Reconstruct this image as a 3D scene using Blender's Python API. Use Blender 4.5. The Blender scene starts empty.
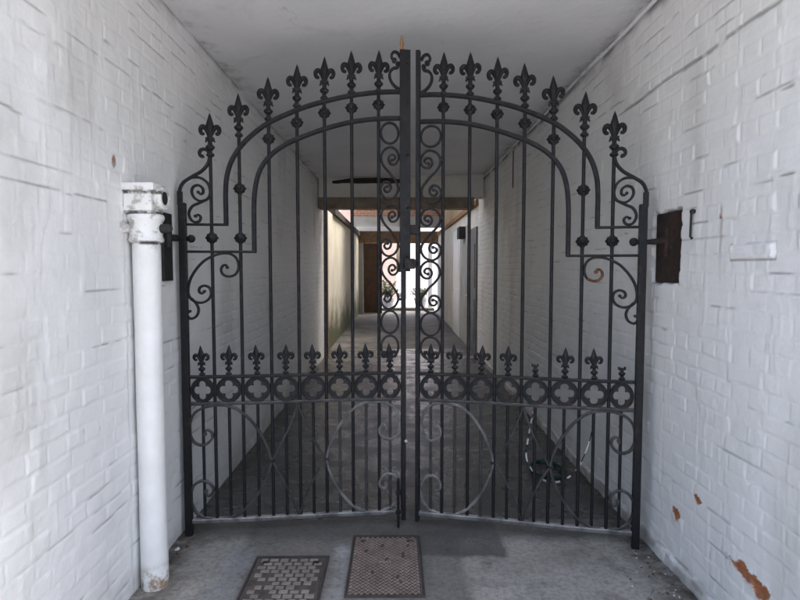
import bpy, bmesh, math, random
import numpy as np
from mathutils import Vector, Matrix

random.seed(7)
S = bpy.context.scene
COL = S.collection
R = math.radians

# ------------------------------------------------------------------ helpers
def link(name, me, m=None, parent=None, loc=(0, 0, 0), rz=0.0):
    o = bpy.data.objects.new(name, me)
    COL.objects.link(o)
    o.location = loc
    o.rotation_euler = (0, 0, rz)
    if m is not None and me is not None and len(me.materials) == 0:
        me.materials.append(m)
    if parent is not None:
        o.parent = parent
    return o

def mesh(name, bm, smooth=None):
    bmesh.ops.recalc_face_normals(bm, faces=bm.faces)
    me = bpy.data.meshes.new(name)
    bm.to_mesh(me); bm.free()
    if smooth:
        for p in me.polygons: p.use_smooth = True
        me.set_sharp_from_angle(angle=R(smooth))
    return me

def obj(name, bm, m, parent=None, loc=(0, 0, 0), rz=0.0, smooth=None):
    return link(name, mesh(name, bm, smooth), m, parent, loc, rz)

def tag(o, label, cat, group=None):
    o['label'] = label; o['category'] = cat
    if group: o['group'] = group
    return o

def struct(o, kind='structure'):
    o['kind'] = kind
    return o

def empty(name, loc=(0, 0, 0), rz=0.0):
    return link(name, None, None, None, loc, rz)

def box(bm, a, b, bev=0.0):
    vs = [bm.verts.new((x, y, z)) for x in (a[0], b[0]) for y in (a[1], b[1]) for z in (a[2], b[2])]
    f = [(0, 1, 3, 2), (4, 6, 7, 5), (0, 4, 5, 1), (2, 3, 7, 6), (0, 2, 6, 4), (1, 5, 7, 3)]
    fs = [bm.faces.new([vs[i] for i in q]) for q in f]
    if bev > 0:
        es = set(e for q in fs for e in q.edges)
        bmesh.ops.bevel(bm, geom=list(es), offset=bev, segments=2, affect='EDGES', profile=0.6)
    return bm

def lathe(bm, prof, seg=12, flat=1.0, off=(0, 0, 0)):
    rings = []
    for r, z in prof:
        if r < 1e-5:
            rings.append([bm.verts.new((off[0], off[1], off[2] + z))])
        else:
            rings.append([bm.verts.new((off[0] + r * math.cos(2 * math.pi * k / seg),
                                        off[1] + flat * r * math.sin(2 * math.pi * k / seg), off[2] + z)) for k in range(seg)])
    for A, B in zip(rings, rings[1:]):
        for k in range(seg):
            k2 = (k + 1) % seg
            if len(A) == 1 and len(B) == 1: continue
            if len(A) == 1: bm.faces.new((A[0], B[k2], B[k]))
            elif len(B) == 1: bm.faces.new((A[k], A[k2], B[0]))
            else: bm.faces.new((A[k], A[k2], B[k2], B[k]))
    for ring in (rings[0], rings[-1]):
        if len(ring) > 2: bm.faces.new(ring)
    return bm

def tube(bm, pts, rad, seg=8):
    pts = [Vector(p) for p in pts]
    n = len(pts)
    rads = rad if isinstance(rad, (list, tuple)) else [rad] * n
    t0 = (pts[1] - pts[0]).normalized()
    ref = Vector((0, 0, 1)) if abs(t0.z) < 0.9 else Vector((1, 0, 0))
    u = t0.cross(ref).normalized()
    rings = []
    for i, p in enumerate(pts):
        t = (pts[min(i + 1, n - 1)] - pts[max(i - 1, 0)]).normalized()
        u = (u - t * u.dot(t)).normalized()
        v = t.cross(u)
        rings.append([bm.verts.new(p + (u * math.cos(2 * math.pi * k / seg) + v * math.sin(2 * math.pi * k / seg)) * rads[i]) for k in range(seg)])
    for A, B in zip(rings, rings[1:]):
        for k in range(seg):
            bm.faces.new((A[k], A[(k + 1) % seg], B[(k + 1) % seg], B[k]))
    bm.faces.new(rings[0]); bm.faces.new(rings[-1])
    return bm

def spline(pts, n=6, closed=False):
    """Catmull-Rom through 2D points."""
    out = []
    N = len(pts)
    rng = range(N if closed else N - 1)
    for i in rng:
        if closed:
            p = [pts[(i + k - 1) % N] for k in range(4)]
        else:
            p = [pts[max(i - 1, 0)], pts[i], pts[i + 1], pts[min(i + 2, N - 1)]]
        for j in range(n):
            t = j / n
            out.append(tuple(0.5 * (2 * p[1][c] + (p[2][c] - p[0][c]) * t + (2 * p[0][c] - 5 * p[1][c] + 4 * p[2][c] - p[3][c]) * t * t
                                    + (3 * p[1][c] - p[0][c] - 3 * p[2][c] + p[3][c]) * t ** 3) for c in range(len(p[0]))))
    if not closed: out.append(tuple(pts[-1]))
    return out

def strip(bm, path, w, d, closed=False, y=0.0, taper=(0, 0), bulb=(0, 0)):
    """Flat iron bent along a path in the (u, z) plane: w across the path, d deep."""
    n = len(path)
    P = [Vector((p[0], 0, p[1])) for p in path]
    rings = []
    for i in range(n):
        if closed: t = P[(i + 1) % n] - P[i - 1]
        else: t = P[min(i + 1, n - 1)] - P[max(i - 1, 0)]
        t.normalize()
        nrm = Vector((-t.z, 0, t.x))
        ww = w
        if taper[0] and i < taper[0]: ww = w * (0.55 + 0.45 * i / taper[0])
        if taper[1] and n - 1 - i < taper[1]: ww = w * (0.55 + 0.45 * (n - 1 - i) / taper[1])
        a, b, c = ww / 2, d / 2, min(ww, d) * 0.2
        prof = [(-a, -b + c), (-a, b - c), (-a + c, b), (a - c, b), (a, b - c), (a, -b + c), (a - c, -b), (-a + c, -b)]
        rings.append([bm.verts.new(P[i] + nrm * q[0] + Vector((0, y + q[1], 0))) for q in prof])
    m = n if closed else n - 1
    for i in range(m):
        A, B = rings[i], rings[(i + 1) % n]
        for k in range(8):
            bm.faces.new((A[k], A[(k + 1) % 8], B[(k + 1) % 8], B[k]))
    if not closed:
        bm.faces.new(rings[0]); bm.faces.new(rings[-1])
    for e, r in zip((0, -1), bulb):
        if r:
            mtx = Matrix.Translation(P[e] + Vector((0, y, 0))) @ Matrix.Rotation(R(90), 4, 'X')
            bmesh.ops.create_cone(bm, cap_ends=True, segments=12, radius1=r, radius2=r, depth=d * 1.05, matrix=mtx)
    return bm

# numpy value noise -------------------------------------------------
def vnoise(x, y, seed=0):
    xi = np.floor(x).astype(np.int64); yi = np.floor(y).astype(np.int64)
    fx = x - xi; fy = y - yi
    fx = fx * fx * (3 - 2 * fx); fy = fy * fy * (3 - 2 * fy)
    def h(a, b):
        n = (a * 374761393 + b * 668265263 + seed * 1442695041) & 0xffffffff
        n = ((n ^ (n >> 13)) * 1274126177) & 0xffffffff
        n = (n ^ (n >> 16)) & 0xffff
        return n / 65535.0
    return (h(xi, yi) * (1 - fx) + h(xi + 1, yi) * fx) * (1 - fy) + (h(xi, yi + 1) * (1 - fx) + h(xi + 1, yi + 1) * fx) * fy

def fbm(x, y, seed=0, o=4):
    s = 0; a = 0.5; t = 0
    for k in range(o):
        s = s + a * vnoise(x * 2 ** k + 17.3 * k, y * 2 ** k - 9.1 * k, seed + k); t += a; a *= 0.5
    return s / t

def sst(a, b, x):
    t = np.clip((x - a) / (b - a), 0, 1)
    return t * t * (3 - 2 * t)

# ------------------------------------------------------------------ materials
class NT:
    def __init__(s, name):
        s.m = bpy.data.materials.new(name); s.m.use_nodes = True
        s.t = s.m.node_tree; s.p = s.t.nodes['Principled BSDF']
    def n(s, typ, **kw):
        q = s.t.nodes.new(typ)
        for k, v in kw.items():
            if hasattr(q, k): setattr(q, k, v)
            else: q.inputs[k.replace('_', ' ')].default_value = v
        return q
    def l(s, a, b): s.t.links.new(a, b)
    def pos(s):
        if not hasattr(s, '_pos'): s._pos = s.n('ShaderNodeTexCoord').outputs['Object']
        return s._pos
    def mapped(s, scale):
        q = s.n('ShaderNodeMapping'); q.inputs['Scale'].default_value = scale
        s.l(s.pos(), q.inputs[0]); return q.outputs[0]
    def noise(s, scale, detail=4, rough=0.55, vec=None, dist=0.0):
        q = s.n('ShaderNodeTexNoise'); q.inputs['Scale'].default_value = scale
        q.inputs['Detail'].default_value = detail; q.inputs['Roughness'].default_value = rough
        q.inputs['Distortion'].default_value = dist
        s.l(vec if vec is not None else s.pos(), q.inputs['Vector']); return q.outputs['Fac']
    def ramp(s, fac, stops):
        q = s.n('ShaderNodeValToRGB'); e = q.color_ramp.elements
        while len(e) < len(stops): e.new(0.5)
        for k, (p, c) in enumerate(stops):
            e[k].position = p; e[k].color = c if len(c) == 4 else (*c, 1)
        s.l(fac, q.inputs[0]); return q.outputs[0]
    def rng(s, x, a, b, c=0.0, d=1.0):
        q = s.n('ShaderNodeMapRange'); q.interpolation_type = 'SMOOTHSTEP'
        for i, v in enumerate((a, b, c, d)): q.inputs[i + 1].default_value = v
        s.l(x, q.inputs[0]); return q.outputs[0]
    def math(s, op, a, b=None):
        q = s.n('ShaderNodeMath'); q.operation = op
        for i, v in enumerate((a, b)):
            if v is None: continue
            if isinstance(v, (int, float)): q.inputs[i].default_value = v
            else: s.l(v, q.inputs[i])
        return q.outputs[0]
    def mix(s, fac, a, b, mode='MIX'):
        q = s.n('ShaderNodeMix'); q.data_type = 'RGBA'; q.blend_type = mode
        for i, v in ((0, fac), (6, a), (7, b)):
            if isinstance(v, (int, float)): q.inputs[i].default_value = v
            elif isinstance(v, tuple): q.inputs[i].default_value = (*v, 1)
            else: s.l(v, q.inputs[i])
        return q.outputs[2]
    def base(s, c):
        if isinstance(c, tuple): s.p.inputs['Base Color'].default_value = (*c, 1)
        else: s.l(c, s.p.inputs['Base Color'])
    def rough(s, r):
        if isinstance(r, (int, float)): s.p.inputs['Roughness'].default_value = r
        else: s.l(r, s.p.inputs['Roughness'])
    def bump(s, h, strength=0.3, dist=0.01):
        q = s.n('ShaderNodeBump'); q.inputs['Strength'].default_value = strength; q.inputs['Distance'].default_value = dist
        s.l(h, q.inputs['Height']); s.l(q.outputs[0], s.p.inputs['Normal'])
    def xyz(s):
        q = s.n('ShaderNodeSeparateXYZ'); s.l(s.pos(), q.inputs[0]); return q.outputs

def simple(name, c1, c2, scale=8, rough=0.6, bump=0.15, bscale=60, bd=0.003, metal=0.0):
    t = NT(name)
    t.base(t.ramp(t.noise(scale, 5), [(0.32, c1), (0.68, c2)]))
    t.rough(rough); t.bump(t.noise(bscale, 4), bump, bd)
    t.p.inputs['Metallic'].default_value = metal
    return t.m

M = {}
# white painted brick, wear read from the mesh's own mask (R crack dirt and the downpipe's painted shadow gap, G bare brick, B staining)
def painted_brick(name, c_lo, c_hi, warm):
    t = NT(name)
    a = t.n('ShaderNodeVertexColor'); a.layer_name = 'wear'
    q = t.n('ShaderNodeSeparateColor'); t.l(a.outputs[0], q.inputs[0])
    c = t.ramp(t.noise(2.2, 6, 0.6), [(0.3, c_lo), (0.7, c_hi)])
    c = t.mix(t.rng(t.noise(14, 5, 0.65), 0.52, 0.8, 0, 0.35), c, warm)
    c = t.mix(q.outputs[2], c, (0.30, 0.28, 0.245))
    brick = t.ramp(t.noise(30, 4), [(0.35, (0.30, 0.105, 0.045)), (0.65, (0.42, 0.17, 0.075))])
    c = t.mix(q.outputs[1], c, brick)
    c = t.mix(t.math('MULTIPLY', q.outputs[0], 0.78), c, (0.17, 0.165, 0.155))
    t.base(c)
    t.rough(t.rng(q.outputs[1], 0, 1, 0.55, 0.9))
    h = t.math('ADD', t.noise(55, 5, 0.6), t.math('MULTIPLY', t.noise(16, 3, 0.5), 1.6))
    t.bump(h, 0.3, 0.006)
    return t.m
M['wall'] = painted_brick('white_painted_brick', (0.78, 0.782, 0.765), (0.835, 0.836, 0.82), (0.71, 0.707, 0.68))

def iron(name, dark, dust, dust_amt, rust=0.25):
    t = NT(name)
    c = t.ramp(t.noise(26, 5), [(0.3, dark), (0.75, tuple(v * 1.9 for v in dark))])
    g = t.n('ShaderNodeNewGeometry'); sx = t.n('ShaderNodeSeparateXYZ'); t.l(g.outputs['Normal'], sx.inputs[0])
    up = t.rng(sx.outputs[2], 0.25, 0.95)
    dn = t.rng(t.noise(9, 5, 0.65), 0.35, 0.65)
    dm = t.math('MULTIPLY', t.math('ADD', t.math('MULTIPLY', up, 0.75), dust_amt), t.math('ADD', t.math('MULTIPLY', dn, 0.7), 0.3))
    dm = t.math('MINIMUM', dm, 0.95)
    c = t.mix(dm, c, dust)
    c = t.mix(t.rng(t.noise(13, 7, 0.75), 0.58, 0.72, 0, rust), c, (0.11, 0.045, 0.018))
    t.base(c)
    t.rough(t.rng(t.noise(40, 4), 0.3, 0.7, 0.42, 0.68)); t.p.inputs['Specular IOR Level'].default_value = 0.3
    t.bump(t.noise(110, 4), 0.35, 0.0015)
    return t.m
M['iron'] = iron('black_painted_iron', (0.0055, 0.0055, 0.0065), (0.085, 0.08, 0.074), 0.02, 0.45)
M['iron_dusty_sheen'] = iron('dusty_sheen_black_iron', (0.014, 0.014, 0.015), (0.38, 0.36, 0.335), 0.42, 0.3)  # dust and reflected sky sheen, both put into the lower iron's colour
M['iron_mid'] = iron('scuffed_sheen_black_iron', (0.010, 0.010, 0.0105), (0.22, 0.212, 0.20), 0.20, 0.25)  # weaker mix of the same dust and painted sky sheen
M['rust'] = simple('rusty_iron', (0.055, 0.018, 0.008), (0.17, 0.07, 0.03), 30, 0.85, 0.5, 90, 0.002)
M['rust_dark'] = simple('dark_rusty_iron', (0.012, 0.008, 0.007), (0.045, 0.022, 0.015), 22, 0.85, 0.6, 70, 0.004)
M['soot'] = simple('dark_iron_plate', (0.010, 0.010, 0.010), (0.022, 0.02, 0.019), 22, 0.7, 0.6, 70, 0.003)
M['gold'] = simple('worn_wood_tip', (0.22, 0.12, 0.05), (0.36, 0.21, 0.09), 40, 0.7, 0.3)
M['galv'] = simple('bare_metal', (0.5, 0.5, 0.5), (0.7, 0.7, 0.68), 30, 0.4, 0.2)

def pipe_mat():
    t = NT('white_gloss_pipe')
    c = t.ramp(t.noise(7, 5), [(0.3, (0.74, 0.735, 0.70)), (0.7, (0.84, 0.835, 0.81))])
    z = t.xyz()[2]
    low = t.math('MULTIPLY', t.rng(z, 0.03, 0.16, 1, 0), t.rng(t.noise(18, 5, 0.7), 0.42, 0.62))
    c = t.mix(low, c, (0.28, 0.18, 0.10))
    chips = t.rng(t.noise(34, 5, 0.7), 0.66, 0.70, 0, 0.85)
    c = t.mix(t.math('MULTIPLY', chips, t.rng(z, 1.5, 1.72, 0.08, 1)), c, (0.12, 0.10, 0.08))
    g2 = t.math('MULTIPLY', t.rng(t.noise(11, 6, 0.72), 0.5, 0.62, 0, 0.75), t.math('MULTIPLY', t.rng(z, 1.60, 1.70), t.rng(z, 1.90, 1.96, 1, 0.5)))
    c = t.mix(g2, c, (0.30, 0.275, 0.235))
    for zc in (1.667, 1.806, 1.899):
        jn = t.math('MULTIPLY', t.rng(t.math('ABSOLUTE', t.math('SUBTRACT', z, zc)), 0.004, 0.013, 1, 0), t.rng(t.noise(15, 5, 0.7), 0.42, 0.58, 0.1, 0.95))
        c = t.mix(jn, c, (0.055, 0.045, 0.037))
    t.base(c); t.rough(0.4); t.bump(t.math('ADD', t.noise(16, 5), t.math('MULTIPLY', t.noise(45, 4), 0.5)), 0.4, 0.007)
    return t.m
M['pipe'] = pipe_mat()

def ceiling_mat():
    t = NT('grey_painted_plaster')
    c = t.ramp(t.noise(1.6, 5), [(0.32, (0.73, 0.735, 0.74)), (0.68, (0.80, 0.805, 0.81))])
    c = t.mix(t.rng(t.noise(3.1, 7, 0.72, dist=0.6), 0.56, 0.74, 0, 0.25), c, (0.45, 0.43, 0.40))
    x, y, z = t.xyz()
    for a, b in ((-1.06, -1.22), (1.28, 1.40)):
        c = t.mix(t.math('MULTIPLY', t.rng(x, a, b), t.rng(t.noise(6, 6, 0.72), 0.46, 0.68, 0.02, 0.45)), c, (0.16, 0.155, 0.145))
    v = t.n('ShaderNodeTexVoronoi'); v.feature = 'DISTANCE_TO_EDGE'; v.inputs['Scale'].default_value = 0.7
    w = t.n('ShaderNodeVectorMath'); w.operation = 'ADD'; nn = t.n('ShaderNodeTexNoise'); nn.inputs['Scale'].default_value = 2.5; nn.inputs['Detail'].default_value = 6
    t.l(t.pos(), nn.inputs['Vector']); t.l(t.pos(), w.inputs[0]); t.l(nn.outputs['Color'], w.inputs[1]); t.l(w.outputs[0], v.inputs['Vector'])
    hair = t.math('MULTIPLY', t.rng(v.outputs['Distance'], 0.0015, 0.005, 1, 0), t.rng(t.noise(1.3, 3), 0.55, 0.65, 0, 0.28))
    c = t.mix(hair, c, (0.2, 0.19, 0.18))
    t.base(c); t.rough(0.8); t.bump(t.noise(18, 5), 0.25, 0.01)
    return t.m
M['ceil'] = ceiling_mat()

def concrete(name, stops, patches, edge_dirt=True, rough=(0.55, 0.85)):
    t = NT(name)
    n1 = t.noise(1.7, 7, 0.62); n2 = t.noise(38, 5, 0.7)
    c = t.ramp(n1, stops)
    x, y, z = t.xyz()
    wx = t.math('ADD', x, t.math('MULTIPLY', t.math('SUBTRACT', t.noise(7, 4), 0.5), 0.08))
    wy = t.math('ADD', y, t.math('MULTIPLY', t.math('SUBTRACT', t.noise(6, 4), 0.5), 0.08))
    for (x0, x1, y0, y1, col, soft, amt) in patches:
        m = t.math('MULTIPLY', t.math('MULTIPLY', t.rng(wx, x0 - soft, x0 + soft), t.rng(wx, x1 - soft, x1 + soft, 1, 0)),
                   t.math('MULTIPLY', t.rng(wy, y0 - soft, y0 + soft), t.rng(wy, y1 - soft, y1 + soft, 1, 0)))
        m = t.math('MULTIPLY', m, t.rng(t.noise(3.5, 4), 0.2, 0.6, amt * 0.7, amt))
        c = t.mix(m, c, col)
    c = t.mix(t.rng(n2, 0.42, 0.66, 0.0, 0.42), c, (0.08, 0.075, 0.07))
    c = t.mix(t.rng(t.noise(95, 3, 0.6), 0.60, 0.70, 0, 0.5), c, (0.42, 0.405, 0.38))
    c = t.mix(t.rng(t.noise(5, 6, 0.72), 0.50, 0.72, 0, 0.5), c, (0.06, 0.056, 0.05))
    c = t.mix(t.rng(t.noise(2.6, 7, 0.75, dist=1.2), 0.52, 0.66, 0, 0.35), c, (0.075, 0.07, 0.062))
    v = t.n('ShaderNodeTexVoronoi'); v.feature = 'DISTANCE_TO_EDGE'; v.inputs['Scale'].default_value = 1.1
    wv = t.n('ShaderNodeVectorMath'); wv.operation = 'ADD'; nn = t.n('ShaderNodeTexNoise'); nn.inputs['Scale'].default_value = 3.0; nn.inputs['Detail'].default_value = 7
    t.l(t.pos(), nn.inputs['Vector']); t.l(t.pos(), wv.inputs[0]); t.l(nn.outputs['Color'], wv.inputs[1]); t.l(wv.outputs[0], v.inputs['Vector'])
    c = t.mix(t.math('MULTIPLY', t.rng(v.outputs['Distance'], 0.002, 0.007, 1, 0), t.rng(t.noise(1.9, 3), 0.42, 0.55, 0, 0.75)), c, (0.05, 0.046, 0.04))
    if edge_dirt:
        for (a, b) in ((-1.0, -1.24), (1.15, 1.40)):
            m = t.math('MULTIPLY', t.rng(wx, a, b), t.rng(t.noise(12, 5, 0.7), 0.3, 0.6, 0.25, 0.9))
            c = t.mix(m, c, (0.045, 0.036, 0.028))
    t.base(c)
    t.rough(t.rng(t.noise(4, 4), 0.35, 0.65, rough[0], rough[1]))
    h = t.math('ADD', t.noise(70, 5, 0.7), t.math('MULTIPLY', t.noise(6, 4), 2.0))
    t.bump(h, 0.35, 0.006)
    return t.m

# ------------------------------------------------------------------ painted brick passage walls with real relief
XL, XR, Y0, Y1 = -1.25, 1.42, 1.1, 9.6

def axis_y():
    ys = [Y0]
    while ys[-1] < Y1:
        y = ys[-1]
        d = 0.010 if y < 1.6 else (0.0065 if y < 3.2 else (0.010 if y < 5 else 0.020))
        ys.append(min(y + d, Y1))
    return np.array(ys)

def brick_wall(name, X, inward, seed, extra, amp=1.0, open_=0.0):
    ys = axis_y(); zs = np.arange(-0.03, 3.12, 0.0075)
    Yg, Zg = np.meshgrid(ys, zs, indexing='ij')
    # wobble the courses
    wz = Zg + 0.016 * (fbm(Yg * 1.3, Zg * 1.3, seed, 3) - 0.5) + 0.010 * (fbm(Yg * 9, Zg * 9, seed + 5, 2) - 0.5)
    wy = Yg + 0.014 * (fbm(Yg * 7, Zg * 7, seed + 9, 2) - 0.5)
    RH, BW = 0.0765, 0.235
    row = np.floor(wz / RH); fz = wz / RH - row
    bw = np.where(row % 2 == 0, BW, BW / 2)
    col = np.floor(wy / bw + 0.25 * (row % 2)); fy = wy / bw + 0.25 * (row % 2) - col
    dz = np.minimum(fz, 1 - fz) * RH; dy = np.minimum(fy, 1 - fy) * bw
    # each brick has its own proud and tilt
    def hsh(a, b, s):
        n = (a.astype(np.int64) * 73856093 + b.astype(np.int64) * 19349663 + s * 83492791) & 0xffffffff
        n = ((n ^ (n >> 13)) * 1274126177) & 0xffffffff
        return ((n ^ (n >> 16)) & 0xffff) / 65535.0
    proud = (hsh(row, col, seed) - 0.5) * 0.0065
    tilt = (hsh(row, col, seed + 3) - 0.5) * 0.007 * (fz - 0.5) + (hsh(row, col, seed + 4) - 0.5) * 0.006 * (fy - 0.5)
    fill = sst(0.35, 0.68, fbm(Yg * 1.9 + 3, Zg * 1.9, seed + 20, 3))         # thick paint fills many joints
    fillp = 0.50 + 0.50 * fill
    jh = 1 - sst(0.002, 0.011, dz); jv = (1 - sst(0.002, 0.010, dy)) * 0.75
    groove = np.maximum(jh, jv)
    blend = sst(0.0, 0.012, np.minimum(dz, dy))
    disp = (proud + tilt) * (0.25 + 0.75 * blend) * (0.6 + 0.5 * fill) - groove * 0.0050 * fillp
    disp *= amp
    disp += 0.010 * (fbm(Yg * 1.1, Zg * 1.1, seed + 31, 3) - 0.5) + 0.0045 * (fbm(Yg * 9, Zg * 13, seed + 33, 3) - 0.5)
    drip = fbm(Yg * 26, Zg * 4.5, seed + 41, 2)
    disp += 0.0016 * sst(0.6, 0.8, drip)
    # open cracks along the bed joints where the paint has split (dirt in them)
    broken = sst(0.61 - open_, 0.72 - open_, fbm(Yg * 3.8 + 40, Zg * 12.0, seed + 50, 4) + 0.06 * sst(1.5, 2.6, Zg)) * (0.45 + 0.5 * vnoise(Yg * 2.3, Zg * 13.0, seed + 58))
    thin = 0.0015 + 0.0025 * vnoise(Yg * 12, Zg * 40, seed + 55)
    crack = (1 - sst(thin * 0.6, thin * 1.7, dz)) * broken
    crack = np.maximum(crack, (1 - sst(0.0015, 0.0045, dy)) * sst(0.80, 0.84, fbm(Yg * 3 + 9, Zg * 9, seed + 60, 3)) * 0.5)
    disp -= 0.003 * crack
    bare = np.zeros_like(disp)
    stain = 0.28 * sst(0.6, 0.82, fbm(Yg * 2.2, Zg * 0.9, seed + 70, 5))
    stain = np.maximum(stain, 0.45 * (1 - sst(0.0, 0.16, Zg)) * sst(0.35, 0.6, fbm(Yg * 8, Zg * 8, seed + 73, 4)))
    stain = np.maximum(stain, 0.5 * sst(2.86, 3.0, Zg) * sst(0.4, 0.62, fbm(Yg * 5, Zg * 9, seed + 75, 4)))
    corner = sst(2.945, 2.985, Zg) * sst(0.34, 0.5, fbm(Yg * 3, Zg * 3, seed + 77, 4))
    crack = np.maximum(crack, 0.85 * corner)
    pits = sst(0.86, 0.88, fbm(Yg * 22, Zg * 22, seed + 80, 2))
    crack = np.maximum(crack, 0.0 * pits)
    disp, crack, bare, stain = extra(Yg, Zg, disp, np.clip(crack, 0, 1), bare, stain, seed)
    ny, nz = Yg.shape
    co = np.empty((ny * nz, 3), np.float32)
    co[:, 0] = (X + inward * disp).ravel(); co[:, 1] = Yg.ravel(); co[:, 2] = Zg.ravel()
    i = np.arange(ny * nz).reshape(ny, nz)
    q = np.stack([i[:-1, :-1], i[1:, :-1], i[1:, 1:], i[:-1, 1:]], -1).reshape(-1, 4)
    if inward > 0: q = q[:, ::-1]
    q = q[:, ::-1]
    # core of the wall behind the painted face
    b = X - inward * 0.14; c = X - inward * 0.45
    k = len(co)
    core = np.array([(xx, yy, zz) for xx in (b, c) for yy in (Y0, Y1) for zz in (-0.03, 3.4)], np.float32)
    cf = np.array([(0, 1, 3, 2), (4, 6, 7, 5), (0, 4, 5, 1), (2, 3, 7, 6), (0, 2, 6, 4), (1, 5, 7, 3)]) + k
    # end returns joining face and core (strip along both ends)
    co = np.vstack([co, core]); 
    ends = []
    for row_i, yy in ((0, Y0), (ny - 1, Y1)):
        base = len(co)
        e = np.empty((nz, 3), np.float32); e[:, 0] = b; e[:, 1] = yy; e[:, 2] = zs
        co = np.vstack([co, e])
        a0 = i[row_i]; a1 = np.arange(base, base + nz)
        ends.append(np.stack([a0[:-1], a0[1:], a1[1:], a1[:-1]], -1))
    q = np.vstack([q, cf] + ends)
    me = bpy.data.meshes.new(name)
    me.vertices.add(len(co)); me.vertices.foreach_set('co', co.ravel())
    me.loops.add(q.size); me.loops.foreach_set('vertex_index', q.ravel().astype(np.int32))
    me.polygons.add(len(q)); me.polygons.foreach_set('loop_start', np.arange(0, q.size, 4, dtype=np.int32))
    me.polygons.foreach_set('use_smooth', np.ones(len(q), bool))
    me.update(calc_edges=True); me.validate()
    at = me.color_attributes.new('wear', 'FLOAT_COLOR', 'POINT')
    w = np.zeros((len(co), 4), np.float32); w[:, 3] = 1
    n0 = ny * nz
    w[:n0, 0] = crack.ravel(); w[:n0, 1] = bare.ravel(); w[:n0, 2] = np.clip(stain, 0, 1).ravel()
    at.data.foreach_set('color', w.ravel())
    return link(name, me, M['wall'])

def blob(Yg, Zg, cy, cz, ry, rz, seed, f=14, amp=0.9, rot=0.0):
    a = Yg - cy; b = Zg - cz
    c, s = math.cos(rot), math.sin(rot)
    u, v = a * c + b * s, -a * s + b * c
    d = np.sqrt((u / ry) ** 2 + (v / rz) ** 2) + amp * (fbm(Yg * f, Zg * f, seed, 4) - 0.5)
    return 1 - sst(0.92, 1.0, d)

def left_extra(Yg, Zg, disp, crack, bare, stain, s):
    stain = np.maximum(stain, 0.9 * blob(Yg, Zg, 2.5, 2.02, 0.02, 0.03, s + 90))
    bare = np.maximum(bare, blob(Yg, Zg, 2.5, 2.03, 0.012, 0.018, s + 91))
    # shadow gap beside the downpipe, put into the wall colour as a dark line
    crack = np.maximum(crack, 0.35 * (1 - sst(0.004, 0.012, np.abs(Yg - 2.57))) * sst(0.35, 0.6, fbm(Yg * 20, Zg * 2, s + 95, 4)) * (Zg < 1.8))
    stain = np.maximum(stain, 0.55 * (1 - sst(0.0, 0.30, Zg)) * sst(3.3, 4.2, Yg) * sst(0.3, 0.6, fbm(Yg * 4, Zg * 5, s + 97, 4)))
    return disp, crack, bare, stain

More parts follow.
